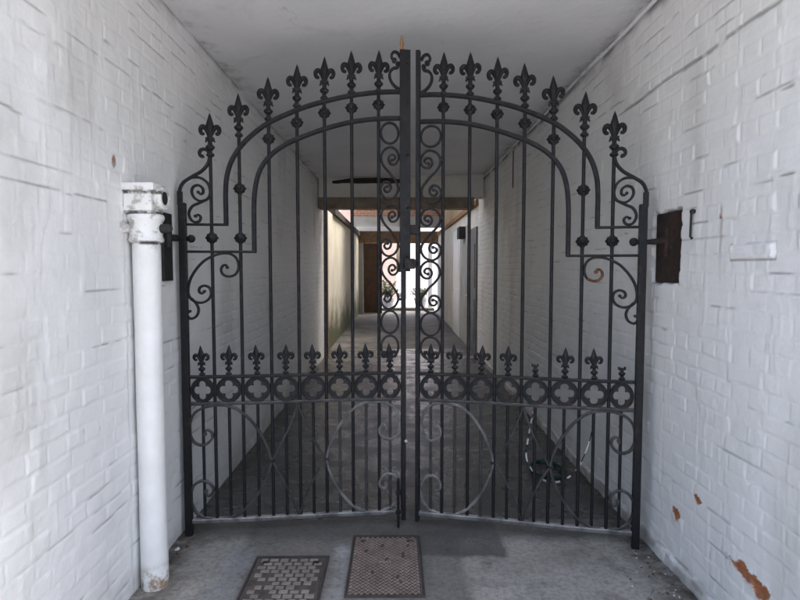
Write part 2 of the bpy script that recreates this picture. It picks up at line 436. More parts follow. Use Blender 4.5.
def right_extra(Yg, Zg, disp, crack, bare, stain, s):
    # two long splits running along the wall above head height
    for zc, a, b, wd in ((2.545, 1.5, 3.6, 0.0055), (1.90, 1.9, 2.3, 0.0018), (2.22, 1.85, 2.2, 0.002), (2.13, 1.8, 1.98, 0.002)):
        zl = zc + 0.02 * (fbm(Yg * 3, Yg * 0 + 2, s + 100, 3) - 0.5) - 0.02 * (Yg - a) / (b - a)
        on = sst(a, a + 0.06, Yg) * (1 - sst(b - 0.2, b, Yg)) * sst(0.3, 0.42, fbm(Yg * 5, Zg * 0 + zc, s + 101, 3))
        m = (1 - sst(wd * 0.6, wd * 1.8, np.abs(Zg - zl))) * on
        crack = np.maximum(crack, 0.9 * m); disp = disp - 0.007 * m
        disp = disp + 0.004 * on * (1 - sst(0.0, 0.06, Zg - zl)) * (Zg > zl)
    # bare brick where paint has flaked
    for cy, cz, ry, rz, f in ((2.135, 0.305, 0.115, 0.032, 12), (2.10, 0.285, 0.06, 0.03, 12), (2.735, 0.305, 0.045, 0.026, 24), (2.55, 0.46, 0.028, 0.018, 24),
                              (2.44, 1.775, 0.012, 0.013, 24)):
        bl = blob(Yg, Zg, cy, cz, ry, rz, s + 110, f * 1.7, 1.7, 0.1)
        ring = blob(Yg, Zg, cy, cz, ry * 1.22, rz * 1.3, s + 110, f * 1.7, 1.7, 0.1)
        crack = np.maximum(crack, 0.35 * np.clip(ring - bl, 0, 1) * sst(0.5, 0.6, fbm(Yg * 40, Zg * 40, s + 113, 3)))
        bare = np.maximum(bare, bl)
        disp = disp - 0.004 * bl + 0.0025 * (ring - bl)
    # one brick standing proud with an open joint round it
    y0, y1, z0, z1 = 2.08, 2.35, 1.585, 1.648
    dd = np.minimum(np.minimum(Yg - y0, y1 - Yg), np.minimum(Zg - z0, z1 - Zg))
    disp = disp + 0.014 * sst(0.0, 0.008, dd)
    rim = (1 - sst(0.002, 0.005, np.abs(dd + 0.003))) * sst(0.25, 0.45, fbm(Yg * 14, Zg * 14, s + 120, 3))
    low = sst(z0 + 0.02, z0 - 0.002, Zg)
    crack = np.maximum(crack, rim * (0.35 + 0.55 * low) * (dd < 0.004))
    # rust run beside the pocket
    stain = np.maximum(stain, 0.5 * (1 - sst(0.004, 0.016, np.abs(Yg - 2.43))) * sst(1.45, 1.8, Zg) * (1 - sst(1.8, 1.84, Zg)))
    # the broken-out pocket that takes the hinge
    e = 0.022 * (fbm(Yg * 16, Zg * 16, s + 130, 4) - 0.5)
    din = np.minimum(np.minimum(Yg - 2.775 + e, 3.075 - Yg + e), np.minimum(Zg - 1.465 + e, 1.85 - Zg + e))
    hole = sst(-0.002, 0.006, din)
    disp = disp * (1 - hole) - 0.045 * hole
    crack = np.maximum(crack * (1 - hole), hole * 0.97)
    crack = np.maximum(crack, 0.8 * (1 - sst(0, 0.012, -din)) * sst(0.5, 0.6, fbm(Yg * 25, Zg * 25, s + 131, 3)) * (din <= 0))
    # crumbling fillet at the foot of the wall
    top = 0.075 + 0.05 * (fbm(Yg * 4, Yg * 0 + 1, s + 140, 4) - 0.5)
    fil = 1 - sst(top - 0.01, top + 0.004, Zg)
    disp = disp + fil * (0.014 + 0.02 * (fbm(Yg * 9, Zg * 9, s + 141, 4) - 0.5))
    stain = np.maximum(stain, 0.75 * fil * sst(0.3, 0.6, fbm(Yg * 10, Zg * 10, s + 142, 4)))
    crack = np.maximum(crack, 0.6 * (1 - sst(0.002, 0.006, np.abs(Zg - top))) * sst(0.4, 0.55, fbm(Yg * 8, Zg * 8, s + 143, 3)))
    return disp, crack, bare, stain

lw = brick_wall('brick_wall', XL, 1, 11, left_extra, 0.62, 0.0)
tag(lw, 'long white painted brick wall behind the drainpipe, on the left of the passage', 'wall')
rw = brick_wall('brick_wall', XR, -1, 47, right_extra, 0.85, 0.0)
tag(rw, 'long white painted brick wall with flaked orange patches and a dark hinge pocket', 'wall')

# ceiling, slightly out of level
bm = bmesh.new()
nx, ny = 40, 130
g = [[None] * (ny + 1) for _ in range(nx + 1)]
for i in range(nx + 1):
    for j in range(ny + 1):
        x = XL - 0.02 + (XR - XL + 0.04) * i / nx; y = Y0 + (Y1 + 0.1 - Y0) * j / ny
        z = 2.98 + 0.06 * (x - XL) / (XR - XL) + 0.012 * (float(fbm(np.array([x * 1.5]), np.array([y * 1.5]), 5, 3)[0]) - 0.5)
        g[i][j] = bm.verts.new((x, y, z))
for i in range(nx):
    for j in range(ny): bm.faces.new((g[i][j], g[i][j + 1], g[i + 1][j + 1], g[i + 1][j]))
box(bm, (XL - 0.3, Y0, 3.1), (XR + 0.3, Y1 + 0.1, 10.0))  # unseen upper storey mass, added above the ceiling to shade the yard
o = struct(obj('ceiling', bm, M['ceil'])); 
for p in o.data.polygons: p.use_smooth = len(p.vertices) == 4 and p.index < nx * ny

# ------------------------------------------------------------------ floor
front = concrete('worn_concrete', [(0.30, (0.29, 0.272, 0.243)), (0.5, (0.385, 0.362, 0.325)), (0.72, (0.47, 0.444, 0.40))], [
    (-0.86, 0.36, 1.6, 3.4, (0.185, 0.172, 0.152), 0.035, 0.88),      # browner relaid area round the covers
    (-0.33, -0.24, 2.3, 3.02, (0.36, 0.352, 0.338), 0.03, 0.7),      # pale joint between the covers
    (-0.33, -0.27, 2.9, 3.0, (0.46, 0.45, 0.44), 0.03, 0.7),
    (-0.93, -0.76, 1.6, 3.02, (0.31, 0.315, 0.32), 0.03, 0.6),       # grey strip
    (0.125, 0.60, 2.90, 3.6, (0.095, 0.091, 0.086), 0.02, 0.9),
    (-1.3, 1.5, 3.10, 3.5, (0.105, 0.099, 0.09), 0.07, 0.8),     # darker mortar repair above; here damp and gate shade put into the colour
])
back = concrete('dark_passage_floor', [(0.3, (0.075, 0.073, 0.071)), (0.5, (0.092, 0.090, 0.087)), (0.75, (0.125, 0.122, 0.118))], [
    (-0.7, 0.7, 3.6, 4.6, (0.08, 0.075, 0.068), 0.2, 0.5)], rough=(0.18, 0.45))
def sheet(name, x0, x1, y0, y1, z, m, n=1):
    bm = bmesh.new()
    vs = [bm.verts.new(p) for p in ((x0, y0, z), (x1, y0, z), (x1, y1, z), (x0, y1, z))]
    bm.faces.new(vs)
    return struct(obj(name, bm, m))
yard = simple('grey_yard_paving', (0.30, 0.30, 0.30), (0.40, 0.40, 0.40), 3, 0.85, 0.3, 50)
sheet('ground', -150, 150, -150, 200, -0.012, yard)
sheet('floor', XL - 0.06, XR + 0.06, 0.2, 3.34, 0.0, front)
sheet('passage_floor', XL - 0.2, XR + 0.2, 3.34, 10.6, -0.004, back)
sheet('path', XL - 0.2, XR + 0.2, 10.6, 20.6, -0.008,
      simple('mottled_yard_path', (0.028, 0.026, 0.023), (0.105, 0.098, 0.088), 2.2, 0.7, 0.4, 30, 0.01))

# ------------------------------------------------------------------ manhole covers
cast = simple('rusty_cast_cover', (0.215, 0.152, 0.123), (0.33, 0.25, 0.205), 14, 0.7, 0.5, 90, 0.002)
cast2 = simple('grey_brown_cast_cover', (0.195, 0.163, 0.137), (0.30, 0.268, 0.236), 12, 0.75, 0.5, 90, 0.002)
grit = simple('grit_packed_recess', (0.065, 0.052, 0.044), (0.125, 0.102, 0.088), 16, 0.9, 0.5, 90, 0.002)
edge = simple('dark_cover_frame', (0.04, 0.032, 0.028), (0.075, 0.06, 0.05), 18, 0.75, 0.4, 80, 0.002)
rnd_c = random.Random(5)
def cover(x0, x1, y0, y1, label, m, kind):
    root = empty('manhole_cover', ((x0 + x1) / 2, (y0 + y1) / 2, 0))
    tag(root, label, 'manhole cover')
    hx, hy = (x1 - x0) / 2, (y1 - y0) / 2
    bm = bmesh.new(); f = 0.011
    box(bm, (-hx, -hy, -0.005), (hx, -hy + f, 0.011), 0.002); box(bm, (-hx, hy - f, -0.005), (hx, hy, 0.011), 0.002)
    box(bm, (-hx, -hy + f, -0.005), (-hx + f, hy - f, 0.0105), 0.002); box(bm, (hx - f, -hy + f, -0.005), (hx, hy - f, 0.0105), 0.002)
    obj('frame', bm, edge, root)
    bm = bmesh.new(); g = f + 0.006
    box(bm, (-hx + g, -hy + g, -0.004), (hx - g, hy - g, 0.005), 0.001)
    plate = obj('cover_plate', bm, grit, root)
    bm = bmesh.new()
    px, py = hx - g - 0.008, hy - g - 0.008
    if kind == 'check':
        s = 0.0285; k = 0
        n = int(2 * px / s) ; nn = int(2 * py / s)
        for i in range(n + 1):
            for j in range(nn + 1):
                for (ox, oy, an) in ((0, 0, R(45)), (s / 2, s / 2, R(-45))):
                    cx, cy = -px + i * s + ox, -py + j * s + oy
                    if abs(cx) > px or abs(cy) > py: continue
                    if random.random() < 0.02: continue
                    c, q = math.cos(an), math.sin(an)
                    a, b = 0.0125, 0.0048
                    lo = [bm.verts.new((cx + c * u - q * v, cy + q * u + c * v, 0.005)) for u, v in ((-a, 0), (0, -b), (a, 0), (0, b))]
                    hi = [bm.verts.new((cx + c * u - q * v, cy + q * u + c * v, 0.0115)) for u, v in ((-a * .75, 0), (0, -b * .75), (a * .75, 0), (0, b * .75))]
                    for t in range(4): bm.faces.new((lo[t], lo[(t + 1) % 4], hi[(t + 1) % 4], hi[t]))
                    bm.faces.new(hi)
    else:
        s = 0.052
        n = int(2 * px / s); nn = int(2 * py / 0.036)
        for i in range(n + 1):
            for j in range(nn + 1):
                cx, cy = -px + i * s + (s / 2 if j % 2 else 0), -py + j * 0.036
                if abs(cx) > px - .01 or abs(cy) > py: continue
                if rnd_c.random() < 0.06: continue
                w_ = rnd_c.uniform(0.0165, 0.0225); h_ = rnd_c.uniform(0.010, 0.0145)
                box(bm, (cx - w_, cy - h_, 0.005), (cx + w_, cy + h_, rnd_c.uniform(0.0085, 0.0115)), 0.0022)
    obj('tread_pattern', bm, m, plate)
    for sx in (-1, 1):
        bm = bmesh.new()
        box(bm, (sx * px * 0.78 - 0.016, py * 0.86 - 0.012, 0.0052), (sx * px * 0.78 + 0.016, py * 0.86 + 0.012, 0.0108), 0.001)
        obj('key_hole', bm, M['soot'], root)
    return root, px, py
cover(-0.745, -0.357, 2.29, 2.895, 'grey brown iron manhole cover of raised dashes, left of the two covers', cast2, 'dash')
r2, _, _ = cover(-0.245, 0.138, 2.525, 3.12, 'rusty iron manhole cover with diagonal lozenge pattern under the gate lock', cast, 'check')
bm = bmesh.new()
path = spline([(-0.055, 0.0), (-0.03, 0.018), (-0.012, -0.006), (0.012, 0.014), (0.02, -0.016), (0.036, 0.016), (0.036, -0.03)], 5)
tube(bm, [(p[0] * 0.62, p[1] * 0.7, 0.0118) for p in path], 0.0016, 5)
obj('paint_scrawl', bm, simple('white_paint_mark', (0.36, 0.33, 0.28), (0.5, 0.47, 0.42), 20), r2)

# ------------------------------------------------------------------ the gate
def finial_mesh(name, k=1.0):
    """Cast fleur-de-lis spearhead, base at z=0, 0.24 m tall at k=1."""
    bm = bmesh.new()
    lathe(bm, [(0.010, -0.004), (0.023, 0.004), (0.025, 0.012), (0.019, 0.019), (0.012, 0.024), (0.012, 0.034), (0.020, 0.040), (0.028, 0.049),
               (0.027, 0.057), (0.015, 0.066), (0.012, 0.076), (0.015, 0.086), (0.018, 0.094)], 12, 0.85)
    lathe(bm, [(0.012, 0.088), (0.019, 0.104), (0.0155, 0.122), (0.016, 0.142), (0.0235, 0.160), (0.0245, 0.172), (0.017, 0.196), (0.009, 0.222), (0.0, 0.244)], 12, 0.55)
    for s in (-1, 1):
        p = spline([(0.006 * s, 0.106), (0.014 * s, 0.132), (0.027 * s, 0.158), (0.043 * s, 0.165), (0.054 * s, 0.152), (0.053 * s, 0.134), (0.044 * s, 0.124), (0.039 * s, 0.132)], 4)
        n = len(p)
        rad = [0.0075 + 0.0065 * math.sin(math.pi * min(1, i / n * 1.15)) for i in range(n)]
        tube(bm, [(q[0], 0, q[1]) for q in p], rad, 8)
        lathe(bm, [(0, -0.011), (0.010, -0.006), (0.0115, 0), (0.009, 0.007), (0, 0.011)], 8, 0.9, (0.041 * s, 0, 0.126))
        tube(bm, [(0.010 * s, 0, 0.098), (0.022 * s, 0, 0.090), (0.028 * s, 0, 0.080)], [0.007, 0.007, 0.004], 6)
    box(bm, (-0.026, -0.014, 0.094), (0.026, 0.014, 0.106), 0.004)
    if k != 1.0: bmesh.ops.scale(bm, vec=(k * 1.02, k, k), verts=bm.verts)
    else: bmesh.ops.scale(bm, vec=(0.93, 1, 1), verts=bm.verts)
    return mesh(name, bm, 45)

def stub_mesh(name, k):
    bm = bmesh.new()
    lathe(bm, [(0.010, -0.004), (0.023, 0.004), (0.025, 0.012), (0.016, 0.022), (0.013, 0.034), (0.024, 0.044), (0.027, 0.055), (0.014, 0.066), (0.013, 0.080)], 12, 0.85)
    box(bm, (-0.026, -0.013, 0.080), (0.026, 0.013, 0.093), 0.003)
    for x in (-0.021, 0.002, 0.021):
        box(bm, (x - 0.006, -0.011, 0.09), (x + 0.006, 0.011, 0.103 - 0.006 * (x == 0.002)), 0.002)
    bmesh.ops.scale(bm, vec=(k, k, k), verts=bm.verts)
    return mesh(name, bm, 45)

def knob_mesh():
    bm = bmesh.new()
    lathe(bm, [(0.010, -0.034), (0.014, -0.028), (0.026, -0.018), (0.0335, -0.004), (0.0335, 0.004), (0.026, 0.018), (0.014, 0.028), (0.010, 0.034)], 14, 0.75)
    for k in range(8):
        a = k * math.pi / 4
        q = Vector((0.0285 * math.cos(a), 0, 0.022 * math.sin(a)))
        bmesh.ops.create_uvsphere(bm, u_segments=8, v_segments=6, radius=0.0085, matrix=Matrix.Translation(q))
    bmesh.ops.create_uvsphere(bm, u_segments=10, v_segments=8, radius=0.014, matrix=Matrix.Translation((0, -0.02, 0)))
    bmesh.ops.create_uvsphere(bm, u_segments=10, v_segments=8, radius=0.014, matrix=Matrix.Translation((0, 0.02, 0)))
    return mesh('bar_knob', bm, 50)

def quatrefoil_mesh(rx, rz):
    """Ring with a four-lobed opening."""
    bm = bmesh.new()
    N = 72; d = 0.0085
    a, b = 0.0235, 0.0310
    inner, outer = [], []
    for i in range(N):
        th = 2 * math.pi * i / N
        best = 0
        for k in range(4):
            dl = th - k * math.pi / 2
            disc = a * a - (b * math.sin(dl)) ** 2
            if disc >= 0 and math.cos(dl) > 0:
                best = max(best, b * math.cos(dl) + math.sqrt(disc))
        best = max(best, 0.021)
        c, s = math.cos(th), math.sin(th)
        inner.append((best * c * rx / 0.0755, best * s)); outer.append((rx * c, rz * s))
    R4 = []
    for (pts, dy) in ((inner, -d), (inner, d), (outer, d), (outer, -d)):
        R4.append([bm.verts.new((p[0], dy, p[1])) for p in pts])
    for q in range(4):
        A, B = R4[q], R4[(q + 1) % 4]
        for i in range(N): bm.faces.new((A[i], A[(i + 1) % N], B[(i + 1) % N], B[i]))
    # raised outer bead on the faces
    ring = [(rx * 0.93 * math.cos(2 * math.pi * i / 40), rz * 0.93 * math.sin(2 * math.pi * i / 40)) for i in range(40)]
    strip(bm, ring, 0.011, 0.026, closed=True)
    return mesh('quatrefoil_ring', bm, 40)

FIN = finial_mesh('spear_finial'); FIN_S = finial_mesh('small_finial', 0.72)
STUB = stub_mesh('small_finial', 0.72); KNOB = knob_mesh()
QUAT = {}

A1 = [(1.25, 2.567), (1.14, 2.561), (0.99, 2.54), (0.84, 2.505), (0.682, 2.454), (0.512, 2.375), (0.421, 2.309), (0.349, 2.236), (0.297, 2.155), (0.269, 2.067), (0.26, 1.976), (0.26, 1.88), (0.26, 1.795)]
A2 = [(1.25, 2.416), (1.139, 2.411), (0.989, 2.391), (0.837, 2.351), (0.68, 2.292), (0.583, 2.243), (0.51, 2.186), (0.458, 2.116), (0.43, 2.034), (0.417, 1.924), (0.415, 1.80), (0.415, 1.642)]
SHOULDER = [(0.136, 2.176), (0.128, 2.174), (0.122, 2.184), (0.122, 2.199), (0.132, 2.212), (0.150, 2.215), (0.168, 2.202), (0.176, 2.173), (0.165, 2.134), (0.131, 2.094), (0.076, 2.06), (0.034, 2.032), (0.014, 2.000), (0.006, 1.960), (0.005, 1.90)]
SC1 = [(0.070, 2.056), (0.119, 2.057), (0.160, 2.030), (0.176, 1.983), (0.163, 1.942), (0.122, 1.926), (0.088, 1.945), (0.074, 1.978), (0.084, 2.006), (0.110, 2.015), (0.133, 2.0), (0.137, 1.975), (0.122, 1.965), (0.110, 1.976)]
SC2 = [(0.150, 1.933), (0.116, 1.916), (0.078, 1.898), (0.059, 1.868), (0.058, 1.843), (0.071, 1.818), (0.092, 1.808), (0.114, 1.815), (0.121, 1.836), (0.107, 1.85), (0.092, 1.842)]
LOW1 = [(0.262, 1.553), (0.256, 1.566), (0.238, 1.563), (0.227, 1.539), (0.239, 1.512), (0.272, 1.501), (0.308, 1.516), (0.325, 1.556), (0.315, 1.603), (0.282, 1.629), (0.232, 1.632), (0.182, 1.617), (0.132, 1.588), (0.083, 1.533), (0.053, 1.476), (0.043, 1.42), (0.051, 1.386), (0.078, 1.36), (0.118, 1.353), (0.153, 1.370), (0.170, 1.402), (0.162, 1.436), (0.135, 1.45), (0.109, 1.439), (0.104, 1.416), (0.121, 1.405), (0.133, 1.417)]
LOW3 = [(0.060, 1.378), (0.088, 1.346), (0.099, 1.311), (0.087, 1.277), (0.060, 1.262), (0.042, 1.270), (0.036, 1.290), (0.050, 1.304)]
BIGT = [(0.120, 0.592), (0.122, 0.610), (0.138, 0.617), (0.158, 0.602), (0.159, 0.568), (0.132, 0.538), (0.092, 0.530), (0.050, 0.558), (0.033, 0.622), (0.05, 0.696), (0.096, 0.740), (0.178, 0.760), (0.26, 0.752), (0.333, 0.713), (0.406, 0.633), (0.465, 0.525), (0.493, 0.425)]
BIG = BIGT + [(u, 0.848 - z) for u, z in reversed(BIGT[:-1])]
DIA_R = [(0.648, 0.760), (0.686, 0.666), (0.738, 0.539), (0.803, 0.425), (0.738, 0.311), (0.686, 0.184), (0.648, 0.086)]
DIA_L = [(0.648, 0.760), (0.615, 0.666), (0.566, 0.539), (0.503, 0.425), (0.566, 0.311), (0.615, 0.184), (0.648, 0.086)]
TOPC = [(0.30, 2.757), (0.16, 2.768), (0.20, 2.787), (0.45, 2.797), (0.68, 2.778), (0.66, 2.752)]   # (unused fraction form kept simple below)
SHALF = [(0.3745, 0.080), (0.254, 0.083), (0.189, 0.098), (0.309, 0.1136), (0.493, 0.107), (0.567, 0.080), (0.41, 0.054), (0.16, 0.058), (-0.005, 0.088), (0.025, 0.121), (0.21, 0.149), (0.48, 0.158), (0.80, 0.140), (0.985, 0.099), (0.91, 0.060), (0.71, 0.027), (0.47, 0.0)]
# SHALF: (fraction from lock stile towards last bar, height above the middle)

def gate_leaf(loc, rz, label, right):
    ku = 0.977 if right else 1.0
    fr = 1 if right else -1                           # local y of the side facing the street
    root = empty('gate_leaf', loc, rz)
    tag(root, label, 'gate')
    I, D, W = M['iron'], M['iron_dusty_sheen'], M['iron_mid']
    def T(p):                                         # the right leaf hangs a little lower and narrower
        u, z = p
        s = max(0.0, min(1.0, (z - 0.95) / 0.6))
        return (u * ku, z - (0.025 * s if right else 0.0))
    bars = [0.18, 0.338, 0.503, 0.662, 0.817, 0.972, 1.127]
    tips = [2.416, 2.529, 2.624, 2.702, 2.749, 2.786, 2.797]
    knobz = [1.72, 1.999, 2.281, 2.376, 2.434, 2.467, 2.49]
    lock = 1.247 if right else 1.272
    zmid, zlow, zbot = 0.927, 0.772, 0.083
    # stiles
    bm = bmesh.new(); box(bm, (0.001, -0.02, 0.0), (0.041, 0.02, 1.915 if not right else 1.89), 0.004); obj('hinge_stile', bm, I, root)
    bm = bmesh.new()
    wst = 0.012 if right else 0.0135
    box(bm, (lock - wst, -0.02, 0.035), (lock + wst, 0.02, 2.79 if right else 2.80), 0.003); obj('lock_stile', bm, I, root)
    def piece(name, path, w, d, m=I, parent=root, **kw):
        bm = bmesh.new(); strip(bm, path, w, d, **kw)
        return obj(name, bm, m, parent, smooth=40)
    # arched rails and cross rails
    lk = lock - wst
    for A, zc in ((A1, 1.795), (A2, 1.642)):
        a = [T(p) for p in A]; a[0] = (lk, a[0][1])
        piece('arch_rail', spline(a, 5), 0.025, 0.026)
        e = a[-1]
        piece('cross_rail', [(0.043, e[1]), (e[0] * 0.5, e[1]), (e[0] + 0.0105, e[1])], 0.014, 0.024)
    # horizontal rails
    u_in = lk
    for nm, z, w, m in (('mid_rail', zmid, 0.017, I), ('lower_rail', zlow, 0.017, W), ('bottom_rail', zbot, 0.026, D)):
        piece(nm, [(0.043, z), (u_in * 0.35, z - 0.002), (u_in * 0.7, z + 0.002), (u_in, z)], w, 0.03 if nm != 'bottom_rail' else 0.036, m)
    # main uprights, each with its spear finial and knob
    for i, u in enumerate(bars):
        uu, zt = T((u, tips[i])); kz = T((u, knobz[i]))[1]
        bm = bmesh.new()
        lathe(bm, [(0.0098, zbot), (0.0098, 0.8), (0.0098, 1.6), (0.0098, zt - 0.236)], 10)
        b = obj('upright_bar', bm, I, root, (uu, 0, 0), smooth=60)
        f = link('spear_finial', FIN, I, b, (0, 0, zt - 0.242), random.uniform(-0.12, 0.12))
        f.rotation_euler = (random.uniform(-.02, .02), random.uniform(-.03, .03), random.uniform(-.15, .15))
        link('bar_knob', KNOB, I, b, (0, 0, kz))
        if i == 1: link('bar_knob', KNOB, I, b, (0, 0, T((0, 1.72))[1]))
    # quatrefoils and dog bars centred between the uprights
    ed = [0.020] + [b * ku for b in bars] + [lock]
    for i in range(8):
        a, b = ed[i], ed[i + 1]
        if i == 0: a = 0.043
        if i == 7: b = lk
        c = (a + b) / 2
        rx = min(0.0755, (b - a) / 2 - (0.004 if i in (0, 7) else 0.006))
        key = round(rx, 3)
        if key not in QUAT: QUAT[key] = quatrefoil_mesh(rx, (zmid - zlow) / 2 - 0.004)
        q = link('quatrefoil_ring', QUAT[key], I, root, (c, 0, (zmid + zlow) / 2))
        bm = bmesh.new()
        lathe(bm, [(0.0088, zbot), (0.0088, 0.4), (0.0088, zlow)], 10)
        db = obj('short_bar', bm, W if i > 4 else I, root, (c, 0, 0), smooth=60)
        broken = right and i in (0, 3)
        f = link('small_finial', STUB if broken else FIN_S, I, db, (0, 0, zmid + 0.008))
        f.rotation_euler = (random.uniform(-.03, .03), random.uniform(-.05, .05), random.uniform(-.2, .2))
        if broken: f['label'] = 'snapped off finial stump'
    # scrolls
    kw = dict(taper=(6, 0), bulb=(0.009, 0))
    def scroll(pts, w=0.0135, d=0.02, m=I, both=False, n=4, bulb=0.0085):
        pp = spline([T(p) for p in pts], n)
        return piece('scroll', pp, w, d, m, taper=(6, 6 if both else 0), bulb=(bulb, bulb if both else 0))
    pp = spline([T(p) for p in SHOULDER], 4)
    piece('shoulder_scroll', pp, 0.016, 0.024, taper=(10, 0), bulb=(0.010, 0))
    bm = bmesh.new(); box(bm, (-0.003, -0.017, T((0, 1.905))[1]), (0.022, 0.017, T((0, 1.98))[1]), 0.004); obj('shoulder_block', bm, I, root)
    scroll(list(reversed(SC1))); scroll(list(reversed(SC2))); scroll(list(reversed(LOW3)))
    l1 = scroll(LOW1, both=True)
    if right:
        pr = spline([T(p) for p in LOW1[:7]], 4)
        r = piece('rusted_tip', pr, 0.0135, 0.023, M['rust'], taper=(6, 0), bulb=(0.0105, 0), parent=l1)
        r['label'] = 'orange rusted end of the scroll'
    # lock-side column: circle, three S-scrolls, two circles
    ua, ub = bars[-1] * ku + 0.0085, (lock - wst) if right else 1.247
    wd = ub - ua; cu = (ua + ub) / 2
    def zz(z): return T((0, z))[1]
    def circ(z, rx=None, rz=0.059):
        rx = wd / 2 - 0.005
        pts = [(cu + rx * math.cos(2 * math.pi * k / 36), zz(z) + rz * math.sin(2 * math.pi * k / 36)) for k in range(36)]
        piece('scroll_ring', pts, 0.0125, 0.018, closed=True)
    circ(2.330); circ(1.232, rz=0.066); circ(1.085, rz=0.066)
    for zm in (2.100, 1.770, 1.460):
        f = 0.95
        h = [(ub - 0.004 - (wd - 0.008) * p[0], zz(zm) + p[1] * f) for p in SHALF]
        lo = [(2 * cu - p[0], 2 * zz(zm) - p[1]) for p in reversed(h[:-1])]
        piece('scroll', spline(h + lo, 4), 0.0130, 0.019, taper=(7, 7), bulb=(0.0095, 0.0095))
    # crest scroll on top of the arch beside the lock stile
    s = lk
    C = [(s - 0.040, 2.742), (s - 0.052, 2.752), (s - 0.056, 2.772), (s - 0.042, 2.790), (s - 0.020, 2.785), (s - 0.006, 2.760)]
    scroll([(u / ku, z) for u, z in C], 0.014, 0.022, bulb=0.014)
    C = [(s - 0.020, 2.724), (s - 0.016, 2.712), (s - 0.026, 2.702), (s - 0.046, 2.697), (s - 0.063, 2.678), (s - 0.067, 2.650), (s - 0.055, 2.618), (s - 0.030, 2.592), (s - 0.004, 2.578)]
    scroll([(u / ku, z) for u, z in C], 0.015, 0.022, bulb=0.012)
    # great C-scrolls and the lens between them in the lower panel
    pw = lk
    def S2(u): return 0.043 + (u - 0.025) * (pw - 0.043) / (1.25 - 0.025) if False else u * ku
    bl = [(S2(u), z) for u, z in BIG]
    piece('scroll', spline(bl, 4), 0.0145, 0.022, W, taper=(8, 8), bulb=(0.010, 0.010))
    br = [(pw - 0.010 - (u - 0.033) * 0.94 * ku, z) for u, z in BIG]
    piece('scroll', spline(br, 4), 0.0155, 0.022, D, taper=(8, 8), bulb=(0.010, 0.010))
    for us in (0.497, 0.806):
        for ze in (0.760, 0.088):
            q = []
            for k in range(13):
                f = k / 12
                u = 0.650 + (us - 0.650) * (f + (-0.085) * math.sin(math.pi * f)); z = ze + (0.424 - ze) * f
                q.append((u * ku, z))
            piece('lens_bar', q, 0.0110, 0.019, W)
    # forged collars where scrolls touch the bars
    def band(u, z, w=0.016):
        cb = bmesh.new(); box(cb, (u - w, -0.0135, z - 0.008), (u + w, 0.0135, z + 0.008), 0.003); obj('collar_band', cb, I, root)
    for zm in (2.100, 1.770, 1.460):
        band(ua + 0.001, zz(zm) + 0.094, 0.012); band(ub - 0.001, zz(zm) - 0.094, 0.012)
    for k, u in ((0.493 * ku, 0), (pw - 0.010 - 0.46 * 0.94 * ku, 0)): band(k, 0.424, 0.014)
    # hinge knob and strap
    hz = T((0, 1.715))[1]
    bm = bmesh.new()
    tube(bm, [(-0.045, 0, hz), (0.05, 0, hz)], 0.014, 10)
    bmesh.ops.create_uvsphere(bm, u_segments=14, v_segments=10, radius=0.023, matrix=Matrix.Translation((0.066, 0, hz)))
    obj('hinge_bolt', bm, I, root, smooth=50)
    return root, dict(lock=lock, lk=lk, T=T, fr=fr)

HL, HR, CC = (-1.222, 3.15), (1.345, 2.98), (0.0, 3.27)
aL = math.atan2(CC[1] - HL[1], CC[0] - HL[0])
aR = math.atan2(3.27 - HR[1], 0.05 - HR[0])
gl, iL = gate_leaf((HL[0], HL[1], 0), aL, 'black wrought iron gate leaf with thick cover strip, hinged beside the white drainpipe', False)
gr, iR = gate_leaf((HR[0], HR[1], 0), aR, 'black wrought iron gate leaf with rusted scroll, hinged in the wall pocket', True)
# left leaf: cover strip, worn tip, latch, drop bolt
bm = bmesh.new(); box(bm, (1.247, -0.034, 1.53), (1.309, -0.0205, 2.795), 0.003)
for z in (1.62, 1.9, 2.2, 2.5, 2.72):
    bmesh.ops.create_uvsphere(bm, u_segments=8, v_segments=6, radius=0.009, matrix=Matrix.Translation((1.292, -0.034, z)))
cs = obj('cover_strip', bm, M['iron'], gl)
bm = bmesh.new(); lathe(bm, [(0.012, 0), (0.013, 0.015), (0.009, 0.03), (0.012, 0.045), (0.008, 0.075), (0.0, 0.098)], 10, 0.8, (1.262, 0, 2.79)); obj('stile_tip', bm, M['gold'], gl, smooth=50)
bm = bmesh.new(); box(bm, (1.270, -0.06, 1.545), (1.335, -0.0345, 1.605), 0.008)
lathe(bm, [(0.0, -0.022), (0.016, -0.015), (0.019, 0), (0.016, 0.015), (0, 0.022)], 10, 1, (1.335, -0.045, 1.575)); obj('latch', bm, M['iron'], gl, smooth=45)
bm = bmesh.new(); lathe(bm, [(0.008, -0.004), (0.008, 0.30)], 10, 1, (1.238, -0.034, 0.0)); box(bm, (1.222, -0.04, 0.2), (1.254, -0.02, 0.225), 0.002)
box(bm, (1.222, -0.04, 0.085), (1.254, -0.0195, 0.105), 0.002)
obj('drop_bolt', bm, M['iron'], gl, smooth=45)
bm = bmesh.new(); bmesh.ops.create_uvsphere(bm, u_segments=10, v_segments=8, radius=0.009, matrix=Matrix.Translation((1.285, -0.022, 0.52)))
obj('keeper_stud', bm, M['galv'], gl, smooth=50)
# right leaf: keeper
bm = bmesh.new(); box(bm, (1.235, -0.02, 1.745), (1.29, 0.024, 1.80), 0.006); obj('latch_keeper', bm, M['iron'], gr)

